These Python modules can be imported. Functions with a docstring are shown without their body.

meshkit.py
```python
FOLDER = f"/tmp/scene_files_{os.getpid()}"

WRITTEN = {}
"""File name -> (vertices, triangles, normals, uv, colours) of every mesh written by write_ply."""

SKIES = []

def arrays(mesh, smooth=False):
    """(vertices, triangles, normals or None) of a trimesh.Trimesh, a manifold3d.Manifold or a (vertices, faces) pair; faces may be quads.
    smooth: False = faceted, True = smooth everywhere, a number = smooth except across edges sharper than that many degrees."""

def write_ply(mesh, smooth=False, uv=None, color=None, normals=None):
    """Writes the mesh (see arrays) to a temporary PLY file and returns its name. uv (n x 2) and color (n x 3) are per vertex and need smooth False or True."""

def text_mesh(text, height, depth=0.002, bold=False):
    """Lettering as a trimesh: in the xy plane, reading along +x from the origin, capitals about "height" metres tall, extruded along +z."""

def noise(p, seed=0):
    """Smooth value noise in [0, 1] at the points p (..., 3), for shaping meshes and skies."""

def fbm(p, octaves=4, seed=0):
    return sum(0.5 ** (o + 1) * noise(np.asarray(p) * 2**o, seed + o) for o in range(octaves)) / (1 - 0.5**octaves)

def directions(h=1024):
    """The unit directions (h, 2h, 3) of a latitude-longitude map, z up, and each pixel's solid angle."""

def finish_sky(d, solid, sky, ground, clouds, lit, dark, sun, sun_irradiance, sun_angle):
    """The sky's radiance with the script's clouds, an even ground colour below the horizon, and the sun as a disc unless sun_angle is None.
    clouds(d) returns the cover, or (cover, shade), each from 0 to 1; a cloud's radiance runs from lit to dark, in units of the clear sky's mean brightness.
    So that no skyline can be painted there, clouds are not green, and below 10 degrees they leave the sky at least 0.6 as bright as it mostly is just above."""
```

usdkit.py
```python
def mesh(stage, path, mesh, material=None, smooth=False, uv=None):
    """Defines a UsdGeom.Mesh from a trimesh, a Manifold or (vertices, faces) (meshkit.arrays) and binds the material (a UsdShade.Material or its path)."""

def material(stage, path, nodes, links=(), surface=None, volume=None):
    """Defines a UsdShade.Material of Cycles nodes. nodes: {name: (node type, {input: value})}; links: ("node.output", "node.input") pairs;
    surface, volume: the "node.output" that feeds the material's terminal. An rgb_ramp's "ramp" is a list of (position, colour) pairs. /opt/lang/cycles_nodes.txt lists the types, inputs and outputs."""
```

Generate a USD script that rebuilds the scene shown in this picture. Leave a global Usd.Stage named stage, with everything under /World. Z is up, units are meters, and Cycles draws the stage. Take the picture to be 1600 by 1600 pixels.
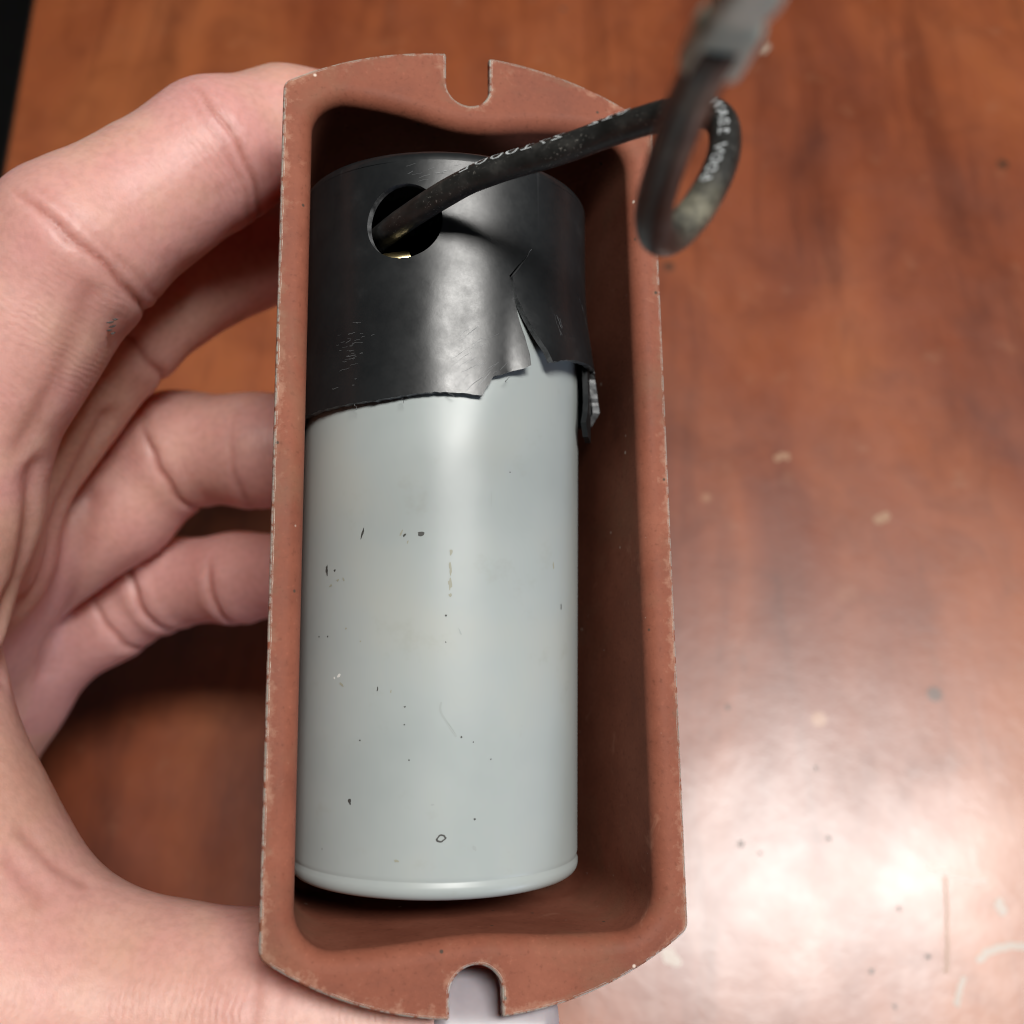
import math, random
import numpy as np, trimesh, shapely
from shapely import affinity
from shapely.geometry import Polygon, Point, LineString, box as sbox
from pxr import Usd, UsdGeom, UsdLux, UsdShade, Gf, Sdf, Vt
import usdkit, meshkit

stage = Usd.Stage.CreateInMemory()
UsdGeom.SetStageUpAxis(stage, 'Z'); UsdGeom.SetStageMetersPerUnit(stage, 1.0)
UsdGeom.Xform.Define(stage, '/World'); UsdGeom.Scope.Define(stage, '/World/Looks')
rng = np.random.default_rng(7)
MM = 0.001

# ------------------------------------------------------------------ camera
CAM_R = np.array([[0.99918, 0.0, 0.0404], [0.01617, 0.91639, -0.39995], [-0.03703, 0.40028, 0.91564]])      # camera axes -> world (columns)
CAM_P = np.array([8.91411, -52.94583, 236.23613])      # millimetres
def matrix(R, p):
    m = np.eye(4); m[:3, :3] = np.asarray(R).T; m[3, :3] = np.asarray(p) * MM
    return Gf.Matrix4d(m.tolist())
cam = UsdGeom.Camera.Define(stage, '/World/camera')
cam.AddTransformOp().Set(matrix(CAM_R, CAM_P))
cam.CreateFocalLengthAttr(4.0); cam.CreateHorizontalApertureAttr(4.0 * 1600 / 1660); cam.CreateVerticalApertureAttr(4.0 * 1600 / 1660)
cam.CreateFStopAttr(2.0); cam.CreateFocusDistanceAttr(0.1255); cam.CreateClippingRangeAttr(Gf.Vec2f(0.004, 20))
cam.CreateExposureAttr(0.0)

# ------------------------------------------------------------------ lamps
def lamp(name, pos, target, w, h, intensity, color, up=(0, 1, 0)):
    l = UsdLux.RectLight.Define(stage, '/World/' + name)
    z = np.array(pos, float) - np.array(target, float); z /= np.linalg.norm(z)
    x = np.cross(up, z); x /= np.linalg.norm(x); y = np.cross(z, x)
    l.AddTransformOp().Set(matrix(np.stack([x, y, z], 1), np.array(pos) * 1000))
    l.CreateWidthAttr(w); l.CreateHeightAttr(h); l.CreateIntensityAttr(intensity); l.CreateColorAttr(Gf.Vec3f(*color))
    return l
BOX_P = np.array([0.0, 0.0, 120.58073])
BOX_R = np.array([[0.95577, -0.02265, 0.29326], [0.08497, 0.97578, -0.20158], [-0.28159, 0.21758, 0.93454]])
LAMP_D = np.array([0.3154, 0.04558, 0.94786])    # towards the ceiling fixture
lamp('ceiling_lamp', BOX_P * MM + LAMP_D * 0.8, BOX_P * MM, 0.36, 0.15, 57.0, (1.0, 0.975, 0.935))
lamp('ceiling_bounce', (0.2, 0.3, 2.0), (0, 0, 0), 3.2, 3.2, 0.06, (1.0, 0.95, 0.88))
lamp('side_lamp', tuple([0.72554, -0.56361, 0.07227]), (0, 0, 0.09), 0.30, 0.26, 8.0, (0.70, 0.80, 1.0), up=(0, 0, 1))

# ------------------------------------------------------------------ helpers
used = {}
def numbered(path):
    n = used.get(path, 0); used[path] = n + 1
    return path if n == 0 else f'{path}_{n:03d}'
def thing(name, label, cat, R=None, p=None, group=None):
    x = UsdGeom.Xform.Define(stage, numbered('/World/' + name))
    if R is not None: x.AddTransformOp().Set(matrix(R, p))
    o = x.GetPrim(); o.SetCustomDataByKey('label', label); o.SetCustomDataByKey('category', cat)
    if group: o.SetCustomDataByKey('group', group)
    return o
def part(name, mesh, mat, parent, smooth=40, label=None, scale=MM):
    if isinstance(mesh, list): mesh = trimesh.util.concatenate(mesh)
    if not hasattr(mesh, 'vertices'): mesh = trimesh.Trimesh(np.asarray(mesh[0], float), np.asarray(tri(mesh[1]), int), process=False)
    mesh = trimesh.Trimesh(np.asarray(mesh.vertices) * scale, mesh.faces, process=False)
    m = usdkit.mesh(stage, numbered(f'{parent.GetPath()}/{name}'), mesh, mat, smooth=smooth)
    nn = m.GetNormalsAttr().Get()
    if nn and len(nn) != len(m.GetPointsAttr().Get()): print('NORMALS', name)
    if label: m.GetPrim().SetCustomDataByKey('label', label)
    return m.GetPrim()
def tri(f):
    out = []
    for q in f: out += [q] if len(q) == 3 else [[q[0], q[1], q[2]], [q[0], q[2], q[3]]]
    return out
def loft(loops, closed=True, cap0=False, cap1=False):
    """quads between consecutive loops of the same point count"""
    L = np.array(loops, float); k, n = L.shape[:2]
    i = np.arange(k - 1)[:, None]; j = np.arange(n if closed else n - 1)[None]; jn = (j + 1) % n
    a, b, c_, d = (i * n + j), (i * n + jn), ((i + 1) * n + jn), ((i + 1) * n + j)
    F = np.concatenate([np.stack([a, b, c_], -1).reshape(-1, 3), np.stack([a, c_, d], -1).reshape(-1, 3)])
    V = L.reshape(-1, 3)
    for flag, base, rev in ((cap0, 0, True), (cap1, (k - 1) * n, False)):
        if flag:
            ci = len(V); V = np.vstack([V, V[base:base + n].mean(0)])
            q = np.arange(n); t = np.stack([base + q, base + (q + 1) % n, np.full(n, ci)], 1)
            F = np.vstack([F, t[:, ::-1] if rev else t])
    return trimesh.Trimesh(V, F, process=False)
def lathe(profile, n=128, axis='y'):
    """profile of (radius, height); turned about the y axis"""
    th = np.linspace(0, 2 * np.pi, n, endpoint=False)
    loops = [np.stack([max(r, 1e-4) * np.sin(th), np.full(n, h), max(r, 1e-4) * np.cos(th)], 1) for r, h in profile]
    return loft(loops)
def arc(cx, cy, r, a0, a1, n):
    t = np.radians(np.linspace(a0, a1, n)); return [(cx + r * math.cos(x), cy + r * math.sin(x)) for x in t]
def spline(pts, n):
    from scipy.interpolate import CubicSpline
    p = np.array(pts, float); t = np.r_[0, np.cumsum(np.linalg.norm(np.diff(p[:, :3], axis=0), axis=1))]
    return CubicSpline(t, p)(np.linspace(0, t[-1], n))

# ------------------------------------------------------------------ materials
def mat(name, nodes, links, surface='p.BSDF'):
    return usdkit.material(stage, '/World/Looks/' + name, nodes, links, surface=surface)
OBJ = {'tc': ('texture_coordinate', {})}

# red brown primer paint: orange peel, fine dark and pale specks, grimy and scuffed patches, bare metal where chipped
def paint(name, chip_lo, chip_hi, chip_scale, chip_col):
    return mat(name, {**OBJ,
        'n1': ('noise_texture', {'scale': 70, 'detail': 7, 'roughness': .66}),
        'r1': ('rgb_ramp', {'ramp': [(.28, (.168, .053, .032)), (.5, (.228, .073, .043)), (.74, (.285, .102, .063))]}),
        'n2': ('noise_texture', {'scale': 1500, 'detail': 2, 'roughness': .6}),
        'r2': ('rgb_ramp', {'ramp': [(.22, (.62, .6, .58)), (.4, (.96, .96, .96)), (.62, (1, 1, 1)), (.8, (1.25, 1.28, 1.3))]}),
        'm1': ('mix', {'mix_type': 'multiply', 'fac': .75}),
        # grime
        'n3': ('noise_texture', {'scale': 46, 'detail': 6, 'roughness': .68, 'distortion': .4}),
        'r3': ('rgb_ramp', {'ramp': [(.5, (0, 0, 0)), (.72, (.6, .6, .6))]}),
        'm2': ('mix', {'color2': (.19, .105, .062)}),
        # pale scuffs
        'n4': ('noise_texture', {'scale': 210, 'detail': 4, 'roughness': .6, 'distortion': .8}),
        'r4': ('rgb_ramp', {'ramp': [(.66, (0, 0, 0)), (.76, (.35, .35, .35))]}),
        'm3': ('mix', {'color2': (.42, .2, .13)}),
        'ea': ('attribute', {'attribute': 'edge'}), 'en': ('noise_texture', {'scale': 560, 'detail': 6, 'roughness': .7}), 'es': ('math', {'math_type': 'multiply_add', 'value2': .34}),
        'er': ('rgb_ramp', {'ramp': [(.66, (0, 0, 0)), (.88, (.5, .5, .5))]}), 'en2': ('noise_texture', {'scale': 60, 'detail': 3}), 'ec': ('rgb_ramp', {'ramp': [(.42, (.15, .088, .055)), (.55, (.44, .26, .18))]}), 'me': ('mix', {}),
        # tiny specks
        'v': ('voronoi_texture', {'scale': 420, 'randomness': 1}),
        'rv': ('rgb_ramp', {'ramp': [(.0, (1, 1, 1)), (.07, (1, 1, 1)), (.12, (0, 0, 0))]}),
        'sv': ('separate_color', {}),
        'gt': ('math', {'math_type': 'greater_than', 'value2': .86}),
        'mu': ('math', {'math_type': 'multiply'}),
        'm4': ('mix', {'color2': (.07, .045, .032)}),
        'lt': ('math', {'math_type': 'less_than', 'value2': .10}),
        'mu2': ('math', {'math_type': 'multiply'}),
        'm5': ('mix', {'color2': (.62, .5, .42)}),
        # chips down to bare metal
        'n5': ('noise_texture', {'scale': chip_scale, 'detail': 4, 'roughness': .65}),
        'r5': ('rgb_ramp', {'ramp': [(chip_lo, (0, 0, 0)), (chip_hi, (1, 1, 1))]}),
        'm6': ('mix', {'color2': chip_col}),
        'sb': ('noise_texture', {'scale': 2600, 'detail': 2}),
        'bp': ('bump', {'strength': .22, 'distance': .00012}),
        'rr': ('map_range', {'from_min': .3, 'from_max': .7, 'to_min': .55, 'to_max': .78}),
        'p': ('principled_bsdf', {'specular_ior_level': .2}),
    }, [(f'tc.object', f'{k}.vector') for k in ('n1', 'n2', 'n3', 'n4', 'n5', 'v', 'sb')] + [
        ('n1.fac', 'r1.fac'), ('n2.fac', 'r2.fac'), ('r1.color', 'm1.color1'), ('r2.color', 'm1.color2'),
        ('n3.fac', 'r3.fac'), ('r3.color', 'm2.fac'), ('m1.color', 'm2.color1'),
        ('n4.fac', 'r4.fac'), ('r4.color', 'm3.fac'), ('m2.color', 'm3.color1'),
        ('tc.object', 'en.vector'), ('tc.object', 'en2.vector'), ('ea.fac', 'es.value1'), ('en.fac', 'es.value3'), ('es.value', 'er.fac'), ('er.color', 'me.fac'), ('en2.fac', 'ec.fac'), ('ec.color', 'me.color2'), ('m3.color', 'me.color1'),
        ('v.distance', 'rv.fac'), ('v.color', 'sv.color'), ('sv.r', 'gt.value1'), ('rv.color', 'mu.value1'), ('gt.value', 'mu.value2'),
        ('mu.value', 'm4.fac'), ('me.color', 'm4.color1'), ('sv.g', 'lt.value1'), ('rv.color', 'mu2.value1'), ('lt.value', 'mu2.value2'),
        ('mu2.value', 'm5.fac'), ('m4.color', 'm5.color1'),
        ('n5.fac', 'r5.fac'), ('r5.color', 'm6.fac'), ('m5.color', 'm6.color1'), ('m6.color', 'p.base_color'), ('r5.color', 'p.metallic'),
        ('sb.fac', 'bp.height'), ('bp.normal', 'p.normal'), ('n1.fac', 'rr.value'), ('rr.result', 'p.roughness')])
M_PAINT = paint('red_primer_paint', .74, .77, 520, (.56, .53, .48))
M_EDGE = paint('worn_paint_edge', .42, .56, 620, (.66, .62, .55))

# cream grey enamel of the can, with faint yellowing, smudges and fine specks
M_CAN = mat('grey_enamel', {**OBJ,
    'n1': ('noise_texture', {'scale': 60, 'detail': 4}),
    'r1': ('rgb_ramp', {'ramp': [(.3, (.31, .345, .342)), (.52, (.342, .374, .368)), (.7, (.365, .385, .365))]}),
    'n2': ('noise_texture', {'scale': 130, 'detail': 6, 'roughness': .7}),
    'r2': ('rgb_ramp', {'ramp': [(.58, (0, 0, 0)), (.75, (.3, .3, .3))]}),
    'm1': ('mix', {'color2': (.25, .25, .2)}),
    'v': ('voronoi_texture', {'scale': 260}),
    'rv': ('rgb_ramp', {'ramp': [(0, (1, 1, 1)), (.035, (1, 1, 1)), (.06, (0, 0, 0))]}),
    'sv': ('separate_color', {}), 'gt': ('math', {'math_type': 'greater_than', 'value2': .965}), 'mu': ('math', {'math_type': 'multiply'}),
    'm2': ('mix', {'color2': (.13, .13, .12)}),
    'mp': ('mapping', {'scale': (1, .35, 1), 'rotation': (0, 0, .5)}),
    'n3': ('noise_texture', {'scale': 120, 'detail': 5}),
    'rr': ('map_range', {'from_min': .3, 'from_max': .7, 'to_min': .29, 'to_max': .43}),
    'bn': ('noise_texture', {'scale': 300, 'detail': 3}), 'bp': ('bump', {'strength': .1, 'distance': .0001}),
    'p': ('principled_bsdf', {'specular_ior_level': .42}),
}, [('tc.object', f'{k}.vector') for k in ('n1', 'n2', 'v', 'mp', 'bn')] + [('n1.fac', 'r1.fac'), ('n2.fac', 'r2.fac'), ('r2.color', 'm1.fac'), ('r1.color', 'm1.color1'),
    ('v.distance', 'rv.fac'), ('v.color', 'sv.color'), ('sv.r', 'gt.value1'), ('rv.color', 'mu.value1'), ('gt.value', 'mu.value2'), ('mu.value', 'm2.fac'), ('m1.color', 'm2.color1'),
    ('m2.color', 'p.base_color'), ('mp.vector', 'n3.vector'), ('n3.fac', 'rr.value'), ('rr.result', 'p.roughness'), ('bn.fac', 'bp.height'), ('bp.normal', 'p.normal')])

# black moulded plastic with rubbed gloss, hairline scratches and dust
M_BOOT = mat('black_plastic', {**OBJ,
    'n1': ('noise_texture', {'scale': 160, 'detail': 6, 'roughness': .65}),
    'r1': ('rgb_ramp', {'ramp': [(.3, (.008, .009, .010)), (.6, (.012, .0135, .0145)), (.8, (.024, .026, .027))]}),
    'mp': ('mapping', {'scale': (1, .035, 1), 'rotation': (.1, .3, 1.25)}),
    'n2': ('noise_texture', {'scale': 1300, 'detail': 2, 'roughness': .5}),
    'mask': ('noise_texture', {'scale': 75, 'detail': 2}),
    'rm': ('rgb_ramp', {'ramp': [(.5, (0, 0, 0)), (.66, (1, 1, 1))]}),
    'r2': ('rgb_ramp', {'ramp': [(.66, (0, 0, 0)), (.74, (.55, .55, .55))]}),
    'mu': ('math', {'math_type': 'multiply'}),
    'm1': ('mix', {'color2': (.04, .042, .044)}),
    'n3': ('noise_texture', {'scale': 240, 'detail': 5, 'roughness': .7}),
    'rr': ('map_range', {'from_min': .25, 'from_max': .75, 'to_min': .29, 'to_max': .46}),
    'ad': ('math', {'math_type': 'add'}),
    'mp2': ('mapping', {'scale': (1, .8, 1), 'rotation': (0, .2, -.7)}),
    'bn': ('noise_texture', {'scale': 240, 'detail': 6, 'roughness': .6}), 'bp': ('bump', {'strength': .16, 'distance': .00016}),
    'p': ('principled_bsdf', {'specular_ior_level': .55}),
}, [('tc.object', f'{k}.vector') for k in ('n1', 'mp', 'mask', 'n3', 'mp2')] + [('mp.vector', 'n2.vector'), ('mp2.vector', 'bn.vector'), ('n1.fac', 'r1.fac'), ('n2.fac', 'r2.fac'), ('mask.fac', 'rm.fac'),
    ('r2.color', 'mu.value1'), ('rm.color', 'mu.value2'), ('mu.value', 'm1.fac'), ('r1.color', 'm1.color1'), ('m1.color', 'p.base_color'),
    ('n3.fac', 'rr.value'), ('rr.result', 'p.roughness'), ('bn.fac', 'bp.height'), ('bp.normal', 'p.normal')])
M_TORN = mat('torn_plastic', {**OBJ, 'n': ('noise_texture', {'scale': 900, 'detail': 4}), 'r': ('rgb_ramp', {'ramp': [(.3, (.03, .031, .033)), (.62, (.15, .155, .16))]}),
    'bp': ('bump', {'strength': .6, 'distance': .0002}), 'p': ('principled_bsdf', {'roughness': .4})},
    [('tc.object', 'n.vector'), ('n.fac', 'r.fac'), ('r.color', 'p.base_color'), ('n.fac', 'bp.height'), ('bp.normal', 'p.normal')])

# dusty black wire jacket
M_WIRE = mat('black_wire_jacket', {**OBJ,
    'n1': ('noise_texture', {'scale': 420, 'detail': 5, 'roughness': .65}), 'r1': ('rgb_ramp', {'ramp': [(.35, (.012, .012, .011)), (.55, (.02, .02, .019)), (.78, (.055, .053, .048))]}),
    'n2': ('noise_texture', {'scale': 3600, 'detail': 2}), 'mask': ('noise_texture', {'scale': 150, 'detail': 2}),
    'rm': ('rgb_ramp', {'ramp': [(.45, (0, 0, 0)), (.65, (1, 1, 1))]}), 'r2': ('rgb_ramp', {'ramp': [(.64, (0, 0, 0)), (.7, (.7, .7, .7))]}),
    'mu': ('math', {'math_type': 'multiply'}), 'm1': ('mix', {'color2': (.3, .29, .26)}),
    'we': ('attribute', {'attribute': 'wear_sheen'}), 'nw': ('noise_texture', {'scale': 600, 'detail': 4, 'roughness': .7}), 'rw': ('rgb_ramp', {'ramp': [(.3, (0, 0, 0)), (.62, (1, 1, 1))]}), 'mw': ('math', {'math_type': 'multiply'}), 'm2': ('mix', {'color2': (.18, .17, .125)}),
    'bp': ('bump', {'strength': .35, 'distance': .00015}), 'rr': ('map_range', {'from_min': .3, 'from_max': .7, 'to_min': .34, 'to_max': .52}),
    'p': ('principled_bsdf', {'specular_ior_level': .5})},
    [('tc.object', f'{k}.vector') for k in ('n1', 'n2', 'mask')] + [('n1.fac', 'r1.fac'), ('n2.fac', 'r2.fac'), ('mask.fac', 'rm.fac'), ('r2.color', 'mu.value1'), ('rm.color', 'mu.value2'),
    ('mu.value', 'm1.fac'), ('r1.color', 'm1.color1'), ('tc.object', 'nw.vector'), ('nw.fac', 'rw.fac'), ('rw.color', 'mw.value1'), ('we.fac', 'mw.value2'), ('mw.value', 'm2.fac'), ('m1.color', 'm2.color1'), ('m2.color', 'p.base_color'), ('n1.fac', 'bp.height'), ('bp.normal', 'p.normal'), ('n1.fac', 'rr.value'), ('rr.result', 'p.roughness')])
M_INK = mat('white_ink', {**OBJ, 'n': ('noise_texture', {'scale': 1800, 'detail': 3}), 'r': ('rgb_ramp', {'ramp': [(.3, (.2, .21, .21)), (.55, (.5, .53, .54))]}), 'p': ('principled_bsdf', {'roughness': .5})},
    [('tc.object', 'n.vector'), ('n.fac', 'r.fac'), ('r.color', 'p.base_color')])
M_SLEEVE = mat('grey_vinyl', {**OBJ, 'n': ('noise_texture', {'scale': 260, 'detail': 4}), 'r': ('rgb_ramp', {'ramp': [(.3, (.55, .72, .60)), (.7, (.66, .84, .72))]}), 'bp': ('bump', {'strength': .3, 'distance': .0003}), 'p': ('principled_bsdf', {'roughness': .38})},
    [('tc.object', 'n.vector'), ('n.fac', 'r.fac'), ('r.color', 'p.base_color'), ('n.fac', 'bp.height'), ('bp.normal', 'p.normal')])
M_BRASS = mat('brass', {**OBJ, 'n': ('noise_texture', {'scale': 900, 'detail': 3}), 'bp': ('bump', {'strength': .4, 'distance': .0002}), 'p': ('principled_bsdf', {'base_color': (.83, .68, .36), 'metallic': 1.0, 'roughness': .3})},
    [('tc.object', 'n.vector'), ('n.fac', 'bp.height'), ('bp.normal', 'p.normal')])
def plain(name, col, rough=.6): return mat(name, {'p': ('principled_bsdf', {'base_color': col, 'roughness': rough})}, [])
M_DARK = plain('dark_mark', (.05, .05, .046)); M_OLIVE = plain('olive_mark', (.29, .29, .23)); M_GREYM = plain('grey_scratch', (.3, .33, .32)); M_PALE = plain('pale_chip', (.66, .66, .63), .35)
M_PHENOL = plain('dark_phenolic', (.02, .018, .016), .5)

# desk laminate
M_DESK = mat('cherry_laminate', {**OBJ,
    'mp': ('mapping', {'scale': (1.0, .42, 1), 'rotation': (0, 0, .12)}),
    'n1': ('noise_texture', {'scale': 15, 'detail': 6, 'roughness': .55, 'distortion': .8}),
    'r1': ('rgb_ramp', {'ramp': [(.27, (.11, .025, .011)), (.41, (.205, .049, .018)), (.55, (.285, .076, .026)), (.73, (.37, .115, .038))]}),
    'mp2': ('mapping', {'scale': (1.0, .09, 1), 'rotation': (0, 0, .1)}),
    'n2': ('noise_texture', {'scale': 60, 'detail': 6, 'roughness': .7, 'distortion': .5}),
    'r2': ('rgb_ramp', {'ramp': [(.3, (.5, .44, .42)), (.48, (1, 1, 1)), (.75, (1.14, 1.14, 1.1))]}),
    'm1': ('mix', {'mix_type': 'multiply', 'fac': .8}),
    'n3': ('noise_texture', {'scale': 110, 'detail': 4}),
    'r3': ('rgb_ramp', {'ramp': [(.62, (0, 0, 0)), (.76, (.3, .3, .3))]}),
    'm2': ('mix', {'color2': (.33, .15, .08)}),
    'n5': ('noise_texture', {'scale': 52, 'detail': 5, 'roughness': .6, 'distortion': .7}), 'r5': ('rgb_ramp', {'ramp': [(.3, (.62, .56, .56)), (.5, (1, 1, 1)), (.7, (1.14, 1.12, 1.1))]}), 'm5': ('mix', {'mix_type': 'multiply', 'fac': .55}),
    'v': ('voronoi_texture', {'scale': 75}), 'rv': ('rgb_ramp', {'ramp': [(0, (1, 1, 1)), (.09, (1, 1, 1)), (.16, (0, 0, 0))]}),
    'sv': ('separate_color', {}), 'gt': ('math', {'math_type': 'greater_than', 'value2': .93}), 'mu': ('math', {'math_type': 'multiply'}), 'm3': ('mix', {'color2': (.09, .032, .014)}),
    'lt': ('math', {'math_type': 'less_than', 'value2': .06}), 'mu2': ('math', {'math_type': 'multiply'}), 'm4': ('mix', {'color2': (.36, .17, .09)}),
    'nr': ('noise_texture', {'scale': 38, 'detail': 5, 'roughness': .65}), 'rr': ('map_range', {'from_min': .3, 'from_max': .7, 'to_min': .33, 'to_max': .48}),
    'bn': ('noise_texture', {'scale': 130, 'detail': 4, 'roughness': .6}), 'bp': ('bump', {'strength': .10, 'distance': .0007}),
    'p': ('principled_bsdf', {'specular_ior_level': .6, 'coat_weight': .42, 'coat_roughness': .25}),
}, [('tc.object', f'{k}.vector') for k in ('mp', 'mp2', 'n3', 'v', 'nr', 'bn')] + [('mp.vector', 'n1.vector'), ('mp2.vector', 'n2.vector'), ('n1.fac', 'r1.fac'), ('n2.fac', 'r2.fac'), ('r1.color', 'm1.color1'), ('r2.color', 'm1.color2'),
    ('n3.fac', 'r3.fac'), ('r3.color', 'm2.fac'), ('m1.color', 'm5.color1'), ('tc.object', 'n5.vector'), ('n5.fac', 'r5.fac'), ('r5.color', 'm5.color2'), ('m5.color', 'm2.color1'), ('v.distance', 'rv.fac'), ('v.color', 'sv.color'), ('sv.r', 'gt.value1'), ('rv.color', 'mu.value1'), ('gt.value', 'mu.value2'), ('mu.value', 'm3.fac'), ('m2.color', 'm3.color1'),
    ('sv.g', 'lt.value1'), ('rv.color', 'mu2.value1'), ('lt.value', 'mu2.value2'), ('mu2.value', 'm4.fac'), ('m3.color', 'm4.color1'), ('m4.color', 'p.base_color'),
    ('nr.fac', 'rr.value'), ('rr.result', 'p.roughness'), ('bn.fac', 'bp.height'), ('bp.normal', 'p.normal'), ('bp.normal', 'p.coat_normal')])
M_BAND = plain('dark_edge_band', (.03, .018, .012), .5)
M_SPECK = plain('grime_speck', (.10, .06, .045), .4); M_WORN = plain('worn_white', (.36, .2, .12), .4); M_FLECK = plain('white_fleck', (.36, .27, .21), .3)
M_FLOOR = mat('dark_carpet', {**OBJ, 'n': ('noise_texture', {'scale': 160, 'detail': 4}), 'r': ('rgb_ramp', {'ramp': [(.3, (.006, .006, .007)), (.7, (.016, .015, .014))]}), 'p': ('principled_bsdf', {'roughness': .9})},
    [('tc.object', 'n.vector'), ('n.fac', 'r.fac'), ('r.color', 'p.base_color')])

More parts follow.
